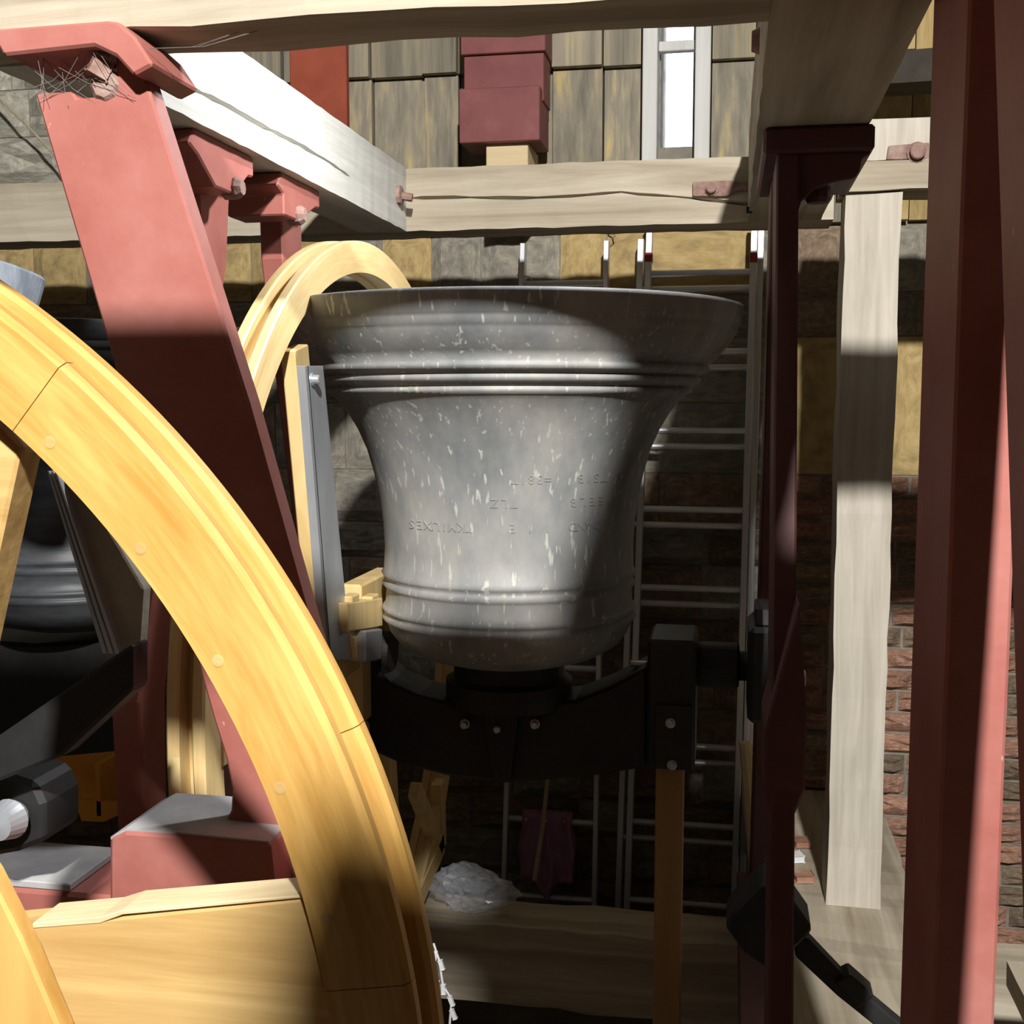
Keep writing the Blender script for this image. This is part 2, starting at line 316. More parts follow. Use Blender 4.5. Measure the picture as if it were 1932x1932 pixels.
def auto(z0, z1, x0, x1, wmin, wmax, mats, **k):
    x = x0
    while x < x1-.03:
        w = random.uniform(wmin, wmax)
        if x1-(x+w) < wmin*.6: w = x1-x
        stone(x, min(x+w, x1), z0, z1, random.choice(mats), **k); x += w
zA, zB = zy(560), zy(436)
course(zA, zB, [xx(v) for v in (330, 470, 600, 718, 812, 905, 1055, 1143, 1425, 1490, 1600, 1760)], ['ochre', 'ochre', 'greystone', 'ochre', 'greystone', 'greystone', 'ochre', 'ochre', 'greystone', 'brownstone', 'greystone'], rough=0.3)
auto(zA, zB, XL, xx(330), .2, .4, ['greystone', 'ochre'], rough=.4); auto(zA, zB, xx(1760), 1.4, .2, .4, ['greystone', 'ochre'])
zz = [zA, zy(640), zy(760), zy(890)]
xr = xx(1480, 700)
for z1, z0 in zip(zz, zz[1:]): auto(z0, z1, XL, xr, .24, .5, ['greystone', 'greystone', 'brownstone'], rough=.6)
auto(zz[1], zz[0], xr, 1.4, .2, .4, ['greystone', 'brownstone'], rough=.9, proud=.03)
auto(zz[3], zz[1], xr, 1.4, .26, .42, ['ochre'], rough=.15)
z = zz[3]
while z > FL+.05:
    h = random.choice((.15, .19, .22)); z0 = max(FL, z-h)
    auto(z0, z, XL, xr, .2, .46, ['brownstone', 'greystone', 'brownstone'], rough=.8, proud=.03); z = z0
z = zz[3]
while z > FL+.05:
    h = .085; z0 = max(FL, z-h)
    auto(z0, z, xr, 1.4, .12, .24, ['brick', 'brick', 'brownstone'], rough=.7, name='brick', gap=.012); z = z0
# upper wall: tall slabs set alternately forward and back
def slab(x0, x1, z0, z1, proud, mat='slab'):
    bm = box((-.5, -1, -.5), (.5, 1, .5), 0)
    o = link('wall_slab', bm, mat, wall); o.location = ((x0+x1)/2, YB+.01, (z0+z1)/2); o.scale = ((x1-x0)-.006, proud, (z1-z0)-.004); return o
xs = [xx(v, 180) for v in (330, 440, 500, 545, 655, 708, 805, 870, 1045, 1140, 1212)]
zt0, zt1 = zB, CE
sh = zy(140)
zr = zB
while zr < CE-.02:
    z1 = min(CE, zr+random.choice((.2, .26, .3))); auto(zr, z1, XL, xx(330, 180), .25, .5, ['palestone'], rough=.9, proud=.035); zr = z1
for i, (a, b) in enumerate(zip(xs, xs[1:])):
    slab(a, b, zt0, sh, .035 if i % 2 else .06); slab(a, b, sh+.0, zt1, .075 if i % 2 else .10)
xs2 = [xx(v, 180) for v in (1342, 1425, 1470, 1560, 1640, 1720, 1800)] + [1.1, 1.4, XR]
for i, (a, b) in enumerate(zip(xs2, xs2[1:])):
    slab(a, b, zt0, sh, .035 if i % 2 else .055, 'slab' if a < xx(1600, 180) else 'ochre'); slab(a, b, sh, zt1, .075 if i % 2 else .09, 'slab' if a < xx(1600, 180) else 'ochre')
slab(xx(1212, 180), xx(1342, 180), zt0, wb-.01, .05); slab(xx(1212, 180), xx(1342, 180), wt+.02, zt1, .05)
# slit window
win = bpy.data.objects.new('window_1', None); COL.objects.link(win); win.location = (wl, YB, wb); win['kind'] = 'structure'
xa, xb, xc, xd = (at(v, 180, Y=YB-.12).x for v in (1212, 1240, 1311, 1340))
link('window_jamb', box((xa, YB-.13, wb-.10), (xb, YB+.02, wt+.05)), 'frame_white', win)
link('window_jamb', box((xc, YB-.13, wb-.10), (xd, YB+.02, wt+.05)), 'frame_white', win)
zb_ = at(1280, 98, Y=YB-.04).z; zb2 = at(1280, 79, Y=YB-.04).z
link('window_bar', box((xb, YB-.06, zb_), (xc, YB-.02, zb2)), 'frame_white', win)
link('window_pane', box((wl-.02, YB+.20, wb), (wr+.02, YB+.205, wt), 0), 'glass', win)
link('window_sill', box((xb-.002, YB-.05, wb-.06), (xc+.002, YB+.2, wb)), 'greystone', win)
# ------------------------------------------------------------------ timbers of the bell frame
ZB = 0.54
tag(link('top_beam', beam((-2.6, 1.63, ZB), (0.046, 1.77, .78), 'x', .0035), 'beam_x'), 'nearest pale grey beam crossing the top edge of the picture, dark underside', 'beam')
crk = [(p.y, p.z) for p in (at(x, y, X=-1.03) for x, y in ((322, 152), (360, 165), (430, 200), (490, 235), (560, 270), (620, 305), (655, 330)))]
tag(link('tie_beam', beam((-1.19, 1.775, ZB), (-1.03, 3.70, .737), 'y', .0012, seg=44, crack=crk, crack_face=1), 'white_y'), 'brightly lit whitish beam with a long crack, running back above the yellow wheel', 'beam')
crk = [(p.x, p.z) for p in (at(x, y, Y=3.70) for x, y in ((775, 374), (870, 372), (980, 374), (1080, 370), (1150, 364), (1175, 362), (1200, 366), (1280, 371), (1410, 385)))]
tag(link('cross_beam', beam((-2.9, 3.70, ZB), (.30, 3.88, .737), 'x', .002, seg=60, crack=crk, crack_face=3), 'beam_x'), 'long pale cross beam with a wavy crack, just behind the top of the bell', 'beam')
tag(link('bearer_beam', beam((.046, .20, ZB), (.262, 3.69, .80), 'y', .0018), 'beam_y'), 'dark overhead beam whose shaded underside runs toward the viewer above the thin maroon post', 'beam')
tag(link('stacked_beam', beam((.31, 3.56, .600), (1.6, 3.76, .684), 'x', .003), 'beam_x'), 'lower of the two short pale beams resting on the tall wooden post', 'beam')
tag(link('stacked_beam', beam((.31, 3.58, .690), (1.6, 3.78, .805), 'x', .003), 'post_z'), 'upper whitish of the two short beams above the tall wooden post, with a rusty strap', 'beam')
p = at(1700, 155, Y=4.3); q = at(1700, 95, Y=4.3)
tag(link('shaded_joist', beam((.2, 4.3, p.z), (1.8, 4.48, q.z), 'x', .003), 'shade_wood'), 'short joist coloured as shaded, high at the right, beside the overhead dark beam', 'beam')  # shade painted in by the near-black material
pt, pb = at(1590, 420, Y=3.58), at(1700, 420, Y=3.58)
tag(link('wood_post', beam((pt.x+.006, 3.58, -1.55), (pb.x, 3.74, .596), 'z', .003), 'post_z'), 'tall pale square wooden post standing at the right in front of the wall', 'post')
tag(link('foundation_beam', beam((-2.4, 3.25, -1.79), (.085, 3.44, -1.55), 'x', .006), 'beam_x'), 'low timber at the bottom with a lit top and dark front, carrying the plastic bag', 'beam')
tag(link('foundation_beam', beam((.10, 1.95, -1.80), (.60, YB-.03, -1.552), 'y', .005), 'beam_y'), 'wide low timber at lower right on which the tall wooden post stands', 'beam')
tag(link('foundation_beam', beam((.57, 3.05, -1.74), (1.7, 3.3, -1.50), 'x', .005), 'beam_x'), 'low pale timber at lower right, between the tall wooden post and the red frame leg', 'beam')
for i, (x0, x1, y0, y1, zt) in enumerate(((.62, .80, 1.2, 2.6, -1.22), (.82, 1.0, 1.1, 2.7, -1.26))):
    tag(link('floor_plank', beam((x0, y0, zt-.06), (x1, y1, zt), 'y', .003), 'beam_y'), ['pale plank at the lower right corner, the one nearer the red leg', 'pale plank at the lower right corner, the outer one by the picture edge'][i], 'plank')
bm = bmesh.new()      # unseen cross rail added for its shadow, slotted to let some light through
for x0, x1, z0, z1 in ((-2.4, -.14, .37, .71), (-.14, .15, .55, .71), (-.14, .15, .37, .435), (.15, .33, .37, .71)): box((x0, .66, z0), (x1, .74, z1), 0, bm)
struct('shadow_caster_1', bm, 'beam_x')
struct('shadow_caster_3', beam((.21, .60, FL), (.335, .70, .369), 'z', .003), 'beam_z')      # unseen post added under the near rail to shade the maroon leg
struct('shadow_caster_4', box((.05, -.36, FL), (.23, -.26, .84), .004), 'beam_z')      # unseen post added behind the viewer to shade the big wheel
struct('shadow_caster_2', beam((.385, 1.90, .56), (2.0, 2.0, .82), 'x', .004), 'beam_x')      # unseen beam added behind the red leg to shade the wooden post
# ------------------------------------------------------------------ front A-frame (red)
fr = thing('iron_trestle', 'broad red sloping cast-iron frame leg at left, standing behind the large yellow wheel', 'bell frame', (-.8, 1.65, -.8))
Y0, Y1 = 1.63, 1.675
leg = [(-1.026, .455), (-.965, .455), (-.958, .445), (-.905, .445), (-.893, .475), (-.893, .505), (-.865, .505), (-.846, .466), (-.697, -.004), (-.604, -.343), (-.47, -.80), (-.66, -.80), (-.76, -.68)]
leg += pxz([(395, 1582), (420, 1560), (435, 1530), (437, 1490), (425, 1430), (400, 1350), (378, 1270)], Y0) + [(-.92, .083)]
link('sloping_leg', prism(leg, 'y', Y0, Y1, .004), 'red', fr)
hd = [(-1.072, .538), (-1.05, .500), (-.905, .506), (-.872, .49), (-.846, .462), (-.815, .475), (-.842, .515), (-.868, .537), (-.885, .540)]
link('head_plate', prism(hd, 'y', 1.592, 1.74, .004), 'red', fr)
link('pedestal', prism(pxz([(205, 1583), (235, 1568), (340, 1575), (508, 1592), (520, 1702), (205, 1730)], 1.56), 'y', 1.56, 1.73, .006), 'red', fr)
link('cross_member', box((-2.0, 1.575, -.86), (-.64, 1.73, -.755), .006), 'red', fr)
link('lit_ledge_top', box((-1.9, 1.578, -.7545), (-.985, 1.728, -.742), .002), 'lit_top', fr)  # thin sheet painting the lit top of the cross member
link('lit_pedestal_top', prism(pxz([(207, 1580), (235, 1565), (340, 1572), (506, 1589), (506, 1594), (340, 1577), (235, 1571), (207, 1586)], 1.562), 'y', 1.565, 1.728, 0), 'lit_top', fr)  # thin sheet painting the lit top of the pedestal
link('timber_wedge', bar(at(170, 118, Y=1.62), at(208, 140, Y=1.635), .022, .03), 'rust', fr)
q = at(205, 165, Y=1.64); link('nut', lathe([(.026, -.02), (.026, .012), (.018, .02)], 8, mtx=Matrix.Translation((q.x, 1.645, q.z)) @ Matrix.Rotation(math.pi/2, 4, 'X')), 'rust', fr)
# cobwebs in the pocket
bm = bmesh.new()
for k in range(22):
    a = Vector((random.uniform(-1.04, -.9), random.uniform(1.60, 1.65), random.choice((.50, .505)))); b = Vector((random.uniform(-1.03, -.86), random.uniform(1.61, 1.64), random.uniform(.43, .47)))
    m = (a+b)/2 + Vector((0, 0, -.008)); tube([a, m, b], .0004, 4, bm)
for k in range(4):
    a = Vector((-.83+random.uniform(-.02, .03), 1.60, .50)); b = Vector((-.72+random.uniform(-.05, .1), 1.66, .535)); tube([a, (a+b)/2-Vector((0, 0, .01)), b], .0003, 4, bm)
o = tag(link('cobweb', bm, 'web'), 'dusty grey cobweb strands under the head of the red frame leg', 'cobweb'); o['kind'] = 'stuff'
# ------------------------------------------------------------------ left-hand frame of the hung bell (edge-on)
fl = thing('iron_trestle', 'pink-lit narrow red frame under the whitish beam, two thin legs beside the small wheel top', 'bell frame', (-1.06, 2.6, -1.5))
xa, xb = -1.185, -1.125
e = [(p.y, p.z) for p in (at(x, y, X=xb) for x, y in ((433, 372), (428, 500), (312, 1300), (316, 1560)))]
near = [(e[0][0], .49)] + e + [(e[3][0]-.09, e[3][1]), (e[2][0]-.11, e[2][1]), (e[1][0]-.12, e[1][1]), (e[0][0]-.16, .49)]
link('near_leg', prism(near, 'x', xa, xb, .004), 'red', fl)
e = [(p.y, p.z) for p in (at(x, y, X=xb) for x, y in ((568, 395), (571, 500)))]
s = (e[1][0]-e[0][0])/(e[1][1]-e[0][1])
far = [(e[0][0]-.14, .49), (e[0][0], .49), e[1], (e[1][0]+.35, -.7), (e[1][0]+.5, -1.55), (e[1][0]+.3, -1.55), (e[1][0]+.15, -.7), (e[1][0]-.14, e[1][1])]
link('far_leg', prism(far, 'x', xa, xb, .004), 'red', fl)
for y0, y1, yb in ((2.20, 2.52, 2.42), (2.66, 2.95, 2.80)):
    link('head_plate', prism([(y0, .505), (y0+.03, .539), (y1, .539), (y1, .495), (y1-.03, .492), (yb, .44), (yb-.1, .44), (y0+.04, .49)], 'x', -1.20, -1.055, .004), 'red', fl)
    link('head_nut', lathe([(.025, -.03), (.025, .0), (.016, .012)], 8, mtx=Matrix.Translation((-1.05, yb, .455)) @ Matrix.Rotation(math.pi/2, 4, 'Y')), 'rust', fl)
link('base_rail', box((-1.21, 1.80, -1.0), (-1.10, 3.4, -.9), .005), 'red', fl)
link('base_post', box((-1.19, 1.95, -1.55), (-1.12, 2.15, -.99), .005), 'red', fl)
# ------------------------------------------------------------------ right-hand frame of the hung bell (maroon, edge-on)
f1 = thing('iron_trestle', 'thin dark maroon upright frame leg just right of the bell, with a bracket head', 'bell frame', (.1, 2.4, -1.55))
sl = .30
def ye(z): return 2.43 - sl*(.45-z)
poly = [(ye(.50), .50), (ye(-2.0), -2.0), (ye(-2.0)+.2, -2.0), (ye(.50)+.2, .50)]
link('near_leg', prism(poly, 'x', .085, .128, .004), 'darkmaroon', f1)
link('far_leg', prism([(2.72, .50), (2.9, .50), (3.55, -1.55), (3.35, -1.55)], 'x', .085, .128, .004), 'darkmaroon', f1)
link('head_plate', box((.058, 2.43, .488), (.272, 2.95, .538), .006), 'darkmaroon', f1)
gus = [(.125, .36), (.135, .395), (.16, .42), (.2, .432), (.236, .437), (.246, .45), (.25, .475), (.268, .485), (.268, .49), (.125, .49)]
link('head_bracket', prism(gus, 'y', 2.45, 2.60, .003), 'darkmaroon', f1)
q = at(1545, 350, Y=2.47); link('bracket_nut', lathe([(.020, -.03), (.026, -.02), (.026, .02)], 8, mtx=Matrix.Translation((q.x, 2.5, q.z))), 'darkmaroon', f1)
zc = at(1465, 1410, X=.1)
bz = [(-.10, .02), (.0, .04), (.05, .02)]
yb = ye(zc.z)
bo = [(.085, zc.z+.12), (.073, zc.z+.07), (.073, zc.z-.035), (.085, zc.z-.085), (.128, zc.z-.085), (.146, zc.z-.035), (.146, zc.z+.10), (.128, zc.z+.30)]
link('boss', prism(bo, 'y', yb-.012, yb+.2, .004), 'darkmaroon', f1)
link('bearing_housing', box((.055, 2.74, -.76), (.15, 2.96, -.53), .012), 'iron', f1)
link('bearing_cap', prism([(2.76, -.53), (2.94, -.53), (2.92, -.49), (2.78, -.49)], 'x', .07, .135, .004), 'iron', f1)
q = at(1497, 1285, X=.13); bolt('bearing_bolt', (.15, 2.80, -.66), (1, 0, 0), .022, .04, 'galv', f1)
link('sill_rail', box((.05, 2.0, -1.55), (.16, 3.6, -1.47), .004), 'darkmaroon', f1)
# ------------------------------------------------------------------ far right frame (near viewer)
f2 = thing('iron_trestle', 'large red frame leg at the right edge, half in sunlike light and half in shadow', 'bell frame', (.3, 1.6, -1.6))
vl = [(1.50, .9), (1.505, .2), (1.498, -.3), (1.50, -.45), (1.495, -2.0), (1.76, -2.0), (1.76, .9)]
link('upright_leg', prism(vl, 'x', .27, .345, .004), 'red', f2)
fe = lambda z: 1.38 - .314*(.47-z)
link('sloping_leg', prism([(fe(.9), .9), (fe(-2.0), -2.0), (fe(-2.0)-.19, -2.0), (fe(.9)-.19, .9)], 'x', .27, .345, .004), 'red', f2)
link('head', box((.25, 1.25, .87), (.365, 1.80, .95), .006), 'red', f2)
link('foot_rail', box((.25, .3, -2.05), (.365, 1.9, -1.95), .006), 'red', f2)
# ------------------------------------------------------------------ the bell
BX, BY = -.536, 2.85
prof_out = [(.10, -.648), (.17, -.645), (.235, -.625), (.275, -.600), (.298, -.570), (.306, -.548),
 (.313, -.541), (.318, -.534), (.313, -.527), (.309, -.522), (.314, -.517), (.318, -.511), (.314, -.505), (.309, -.500),
 (.306, -.465), (.310, -.458), (.317, -.450), (.310, -.442), (.308, -.437), (.314, -.430), (.318, -.423), (.312, -.415),
 (.309, -.36), (.313, -.30), (.321, -.24), (.333, -.18), (.350, -.12), (.372, -.07), (.396, -.03), (.420, .000),
 (.435, .012), (.446, .017), (.448, .025), (.440, .030), (.458, .038), (.468, .043), (.469, .051), (.461, .056), (.480, .063), (.490, .068), (.490, .076), (.484, .081),
 (.508, .102), (.530, .126), (.543, .145), (.546, .152), (.551, .155), (.554, .168), (.556, .174), (.560, .177), (.567, .214), (.566, .221), (.552, .225), (.540, .225)]
prof_in = [(.520, .215), (.490, .150), (.455, .08), (.41, .02), (.36, -.06), (.32, -.16), (.295, -.28), (.28, -.42), (.26, -.53), (.18, -.58), (.05, -.60)]
bell = thing('bell', 'large grey bronze bell standing mouth up in the middle, streaked with droppings', 'bell', (BX, BY, -.648))
bo = link('bell_body', lathe(prof_out + prof_in, 128, mtx=Matrix.Translation((BX, BY, 0))), 'bronze', bell, smooth=True)
def rad(z):
    for (r0, z0), (r1, z1) in zip(prof_out[20:], prof_out[21:]):
        if z0 <= z <= z1: return r0 + (r1-r0)*(z-z0)/(z1-z0)
    return .31
def letter(ch, cpx, ypx, hpx):
    cu = bpy.data.curves.new('t', 'FONT'); cu.body = ch; cu.size = 1; cu.resolution_u = 2
    to = bpy.data.objects.new('t', cu); COL.objects.link(to)
    dg = bpy.context.evaluated_depsgraph_get(); me = bpy.data.meshes.new_from_object(to.evaluated_get(dg))
    bpy.data.objects.remove(to); xs_ = [v.co.x for v in me.vertices]; x0, x1 = min(xs_), max(xs_)
    bm = bmesh.new(); bm.from_mesh(me); bpy.data.meshes.remove(me)
    r = bmesh.ops.extrude_face_region(bm, geom=bm.faces[:]); top = {v for v in r['geom'] if isinstance(v, bmesh.types.BMVert)}
    for v in bm.verts:                                              # lettering stands on its head, as the bell does
        px = cpx - (v.co.x-(x0+x1)/2)*hpx*1.3; py = ypx - hpx*(.36-v.co.y)*1.3
        zc = at(968, py, Y=BY-.33).z; rr = rad(zc)
        ang0 = math.atan2(-BX, BY); D = math.hypot(BX, BY); half = (px-967)/F_PX*(D-rr*.7)/rr
        d = -math.pi/2 + ang0 + math.asin(max(-.98, min(.98, half)))
        rr += .0018 if v in top else -.002
        v.co = Vector((BX + rr*math.cos(d), BY + rr*math.sin(d), zc))
    link('letter', bm, 'bronze', bell)
for row, y, xa_, xb_ in (('8ITSIB   =38IT', 906, 977, 1175), ('TEELB     TLZ', 952, 940, 1158), ('DAND  I I E    TKMIUXES', 1000, 783, 1132)):
    for i, ch in enumerate(row):
        if ch != ' ': letter(ch, xb_ - (xb_-xa_)*i/(len(row)-1), y, 19)
# headstock
hs = thing('headstock', 'black canoe-shaped iron headstock bolted under the bell', 'headstock', (BX, BY, -.95))
P = pxz([(640, 1225), (700, 1225), (708, 1262), (735, 1288), (790, 1312), (845, 1325), (960, 1328), (1085, 1322), (1150, 1296), (1222, 1258), (1222, 1448), (1100, 1468), (960, 1478), (850, 1466), (760, 1444), (690, 1412), (640, 1360)], 2.77)
link('casting', prism(P, 'y', 2.77, 2.93, .008), 'iron', hs)
link('rib', prism(pxz([(905, 1330), (980, 1330), (962, 1476), (930, 1476)], 2.75), 'y', 2.745, 2.772, .004), 'iron', hs)
link('neck_block', lathe([(.155, -.76), (.16, -.73), (.16, -.70), (.14, -.69), (.14, -.645)], 40, mtx=Matrix.Translation((BX, BY, 0))), 'iron', hs)
a, b = at(1222, 1207, Y=2.745), at(1310, 1456, Y=2.745)
link('stay_clamp', box((a.x, 2.745, b.z), (b.x, 2.955, a.z), .008), 'iron', hs)
link('clamp_plate', box((a.x+.02, 2.735, b.z+.005), (b.x-.005, 2.746, b.z+.16), .002), 'iron', hs)
g = Matrix.Translation((0, 2.85, -.646)) @ Matrix.Rotation(math.pi/2, 4, 'Y')
link('gudgeon', lathe([(.052, b.x-.005), (.056, b.x+.01), (.056, .03), (.05, .035), (.036, .036), (.036, .09)], 32, mtx=g), 'iron', hs, smooth=False)
link('gudgeon', lathe([(.052, -1.17), (.052, -.84)], 32, mtx=g), 'iron', hs)
for x, y in ((878, 1365), (940, 1373), (1010, 1365)): bolt('crown_bolt', at(x, y, Y=2.752), (0, -1, 0), .009, .022, 'galv', hs)
for x, y in ((1265, 1364), (1268, 1443)): bolt('clamp_bolt', at(x, y, Y=2.736), (0, -1, 0), .009, .016, 'galv', hs)
q = at(1205, 1253, Y=2.85); link('grease_pipe', tube([(q.x-.02, 2.85, q.z), (q.x+.025, 2.85, q.z)], .009), 'alu', hs)
a, b = at(1237, 1458, Y=2.78), at(1290, 1458, Y=2.78)
tag(link('stay', box((a.x, 2.78, -1.62), (b.x, 2.835, a.z+.02), .003), 'stay'), 'upright brown wooden stay hanging below the right end of the black headstock', 'stay')
# ------------------------------------------------------------------ wheel of the hung bell
wh = thing('bellwheel', 'tall pale wooden bell wheel seen nearly edge-on, rising behind the bell at left', 'bell wheel', (-.92, 2.85, -1.63))
C2 = (-.92, 2.85, -.621)
link('shroud', ring(C2, .933, 1.008, 'x', -.908, -.884, 180, .004), 'rim2', wh)
link('shroud', ring(C2, .933, 1.008, 'x', -.956, -.932, 180, .004), 'rim2', wh)
link('sole', ring(C2, .940, .968, 'x', -.9315, -.9085, 180), 'rim2', wh)
link('hub_board', box((-.93, 2.70, -.80), (-.875, 3.0, -.45), .006), 'wheel2', wh)
def spoke(a, b, w=.075, x0=-.915, x1=-.880, mat='wheel2', parent=wh, name='spoke'):
    a, b = Vector(a), Vector(b); d = (b-a).normalized(); s = Vector((-d.y, d.x))*w/2
    return link(name, prism([tuple(a+s), tuple(b+s), tuple(b-s), tuple(a-s)], 'x', x0, x1, .003), mat, parent)
def yz(x, y, X=-.885): p = at(x, y, X=X); return (p.y, p.z)
spoke(yz(568, 655), yz(612, 1150), .085, x1=-.884)
spoke((3.0, -.62), (3.79, -.62)); spoke((2.7, -.62), (1.91, -.62))
spoke((2.75, -.8), (2.35, -1.42)); spoke((2.95, -.8), (3.05, -1.54))
spoke(yz(833, 1475), yz(836, 1600), .06); spoke(yz(790, 1490), yz(834, 1600), .05); spoke(yz(836, 1590), yz(790, 1700), .07)
link('garter_block', prism([yz(655, 1138, -.84), yz(722, 1128, -.84), yz(722, 1182, -.84), yz(657, 1192, -.84)], 'x', -.875, -.84, .003), 'wheel2', wh)
for x in (670, 707):
    a = yz(x, 1136, -.845); link('peg', box((-.87, a[0]-.03, a[1]-.005), (-.842, a[0]+.025, a[1]+.018), .003), 'wheel2', wh)
a0, a1 = yz(578, 690, -.862), yz(622, 1245, -.862); b0, b1 = yz(608, 690, -.862), yz(662, 1245, -.862)
an = link('steel_angle', prism([a0, b0, b1, a1], 'x', -.866, -.860, .001), 'galv', wh)
s0, s1 = Vector(a0), Vector(a1)
link('angle_flange', prism([tuple(s0), (s0.x+.006, s0.y), (s1.x+.006, s1.y), tuple(s1)], 'x', -.884, -.860, .001), 'galv', an)
for x, y in ((584, 716), (640, 1187)):
    q = at(x+5, y, X=-.859); bolt('angle_bolt', (-.860, q.y, q.z), (1, 0, 0), .010, .018, 'galv', an)
link('steel_bracket', prism([yz(690, 1190, -.83), yz(722, 1186, -.83), yz(720, 1245, -.83), yz(690, 1250, -.83)], 'x', -.86, -.83, .004), 'galv', wh)
link('rim_block', prism([yz(664, 1200, -.85), yz(690, 1192, -.85), yz(690, 1250, -.85), yz(672, 1245, -.85)], 'x', -.88, -.85, .006), 'wheel2', wh)
# ------------------------------------------------------------------ big foreground wheel
w1 = thing('bellwheel', 'large varnished yellow wooden wheel rim filling the lower left foreground', 'bell wheel', (-1.15, .96, -1.57))
C1 = (-1.15, .965, -.656)
def segs(name, c, rin, rout, axis, a, b, first, step, mat, par, ch, gap=.0005):
    k = round(360/step)
    for i in range(k):
        t0 = math.radians(first+i*step)+gap; t1 = math.radians(first+(i+1)*step)-gap
        link(name, ring(c, rin, rout, axis, a, b, max(8, int(step/1.4)), ch, t0, t1), mat, par)
def bearing(x, y, Y, c): p = at(x, y, Y=Y); return math.degrees(math.atan2(p.z-c[2], p.x-c[0]))
j1, j2 = bearing(85, 720, .93, C1), bearing(690, 1865, .93, C1)
segs('front_shroud', C1, .823, .901, 'y', .930, .953, j2, 360/round(360/(j1-j2)), 'rim1', w1, .006)
link('sole', ring(C1, .83, .874, 'y', .9535, .9755, 220), 'rim1', w1)
segs('back_shroud', C1, .823, .906, 'y', .976, 1.0, j2+14, 360/round(360/(j1-j2)), 'rim1', w1, .005)
for x, y in ((94, 835), (265, 1035), (411, 1247), (528, 1487), (617, 1733)):
    p = at(x, y, Y=.93); link('wood_plug', lathe([(.0056, -.003), (.0056, .0003), (.004, .0005)], 16, mtx=Matrix.Translation((p.x, .930, p.z)) @ Matrix.Rotation(math.pi/2, 4, 'X')), 'wheel_x', w1)
pl = pxz([(58, 1748), (575, 1695), (640, 1960), (640, 2100), (-400, 2200), (-400, 1790)], .955)
link('cross_board', prism(pl, 'y', .955, 1.0, .003), 'wheel_x', w1)
link('raw_edge', prism(pxz([(62, 1740), (190, 1729), (232, 1716), (572, 1688), (575, 1694), (232, 1726), (190, 1742), (60, 1752)], .955), 'y', .954, .999, .001), 'newwood', w1, label='pale unvarnished top edge')
sp = pxz([(-60, 740), (10, 800), (56, 848), (10, 1060), (-40, 1290), (-120, 1290)], .975)
link('spoke', prism(sp, 'y', .96, .998, .003), 'wheel_x', w1)
sp = pxz([(-150, 1420), (0, 1640), (60, 1760), (132, 1932), (210, 2200), (-150, 2200)], .92)
link('brace_board', prism(sp, 'y', .905, .928, .003), 'wheel', w1)
# ------------------------------------------------------------------ things seen through the wheel
tag(link('dark_brace', prism(pxz([(-120, 1470), (255, 1212), (255, 1300), (120, 1425), (-120, 1520)], 1.45), 'y', 1.44, 1.49, .005), 'iron'), 'dark slanting brace seen through the big yellow wheel, at the left edge', 'brace')  # slanting member in a near-black colour
b2 = tag(link('bell', lathe(prof_out + prof_in, 96, mtx=Matrix.Translation((-1.78, 2.95, -.02)) @ Matrix.Scale(.93, 4)), 'shade_bronze', smooth=True), 'shadowed dark bell behind the big yellow wheel at far left', 'bell')  # its shade is carried by the darker metal colour
tag(link('headstock', prism(pxz([(-300, 1190), (60, 1215), (240, 1205), (240, 1420), (100, 1450), (-300, 1450)], 2.87), 'y', 2.87, 3.05, .01), 'iron'), 'black iron headstock under the shadowed bell at far left', 'headstock')
tb = thing('tapered_board', 'grey-brown tapering board with edge strips seen through the yellow wheel', 'board', (-1.05, 1.8, -.4))
link('board', prism(pxz([(118, 895), (150, 905), (270, 1110), (262, 1230), (215, 1235)], 1.80), 'y', 1.80, 1.83, .003), 'greystone', tb)
for k in range(3): link('edge_strip', prism(pxz([(96+k*8, 888), (100+k*8, 888), (209+k*13, 1230), (200+k*13, 1230)], 1.80), 'y', 1.788-.002*k, 1.81, .001), 'galv', tb)
ob = thing('orange_tray', 'orange plastic tray with a notch, seen low through the yellow wheel', 'tray', (-1.3, 2.3, -.9))
link('tray_front', prism(pxz([(112, 1500), (228, 1512), (228, 1535), (200, 1548), (158, 1546), (152, 1528), (138, 1522), (124, 1530), (118, 1546), (108, 1545)], 2.28), 'y', 2.27, 2.282, .001), 'orange', ob)
link('tray_back', prism(pxz([(100, 1430), (228, 1418), (228, 1515), (100, 1515)], 2.36), 'y', 2.36, 2.37, .001), 'orange', ob)
a = at(228, 1418, Y=2.36); b = at(228, 1540, Y=2.28); link('tray_side', box((a.x-.012, 2.27, b.z), (a.x, 2.37, a.z), .001), 'orange', ob)
dr = thing('zinc_cap', 'grey round metal cap peeping over the top of the yellow wheel at the left edge', 'cap', (-1.5, 1.9, .1))
q = at(2, 548, Y=1.95); mt = Matrix.Translation(q) @ Matrix.Rotation(math.radians(14), 4, 'Y') @ Matrix.Rotation(math.radians(-10), 4, 'X')
link('cap_drum', lathe([(.055, -.10), (.06, -.02), (.068, -.018), (.068, .040), (.062, .045), (.04, .046)], 40, mtx=mt), 'greydrum', dr)
link('cap_collar', lathe([(.07, -.024), (.072, -.018), (.07, -.012), (.066, -.012), (.066, -.024)], 40, mtx=mt, cap=False), 'greydrum', dr)
gd = thing('bearing_block', 'black bearing block at the left edge, on the red cross member', 'bearing', (-1.1, 1.6, -.74))
link('block', prism(pxz([(-60, 1470), (30, 1440), (95, 1462), (112, 1500), (112, 1570), (60, 1590), (-60, 1610)], 1.54), 'y', 1.50, 1.60, .008), 'iron', gd)
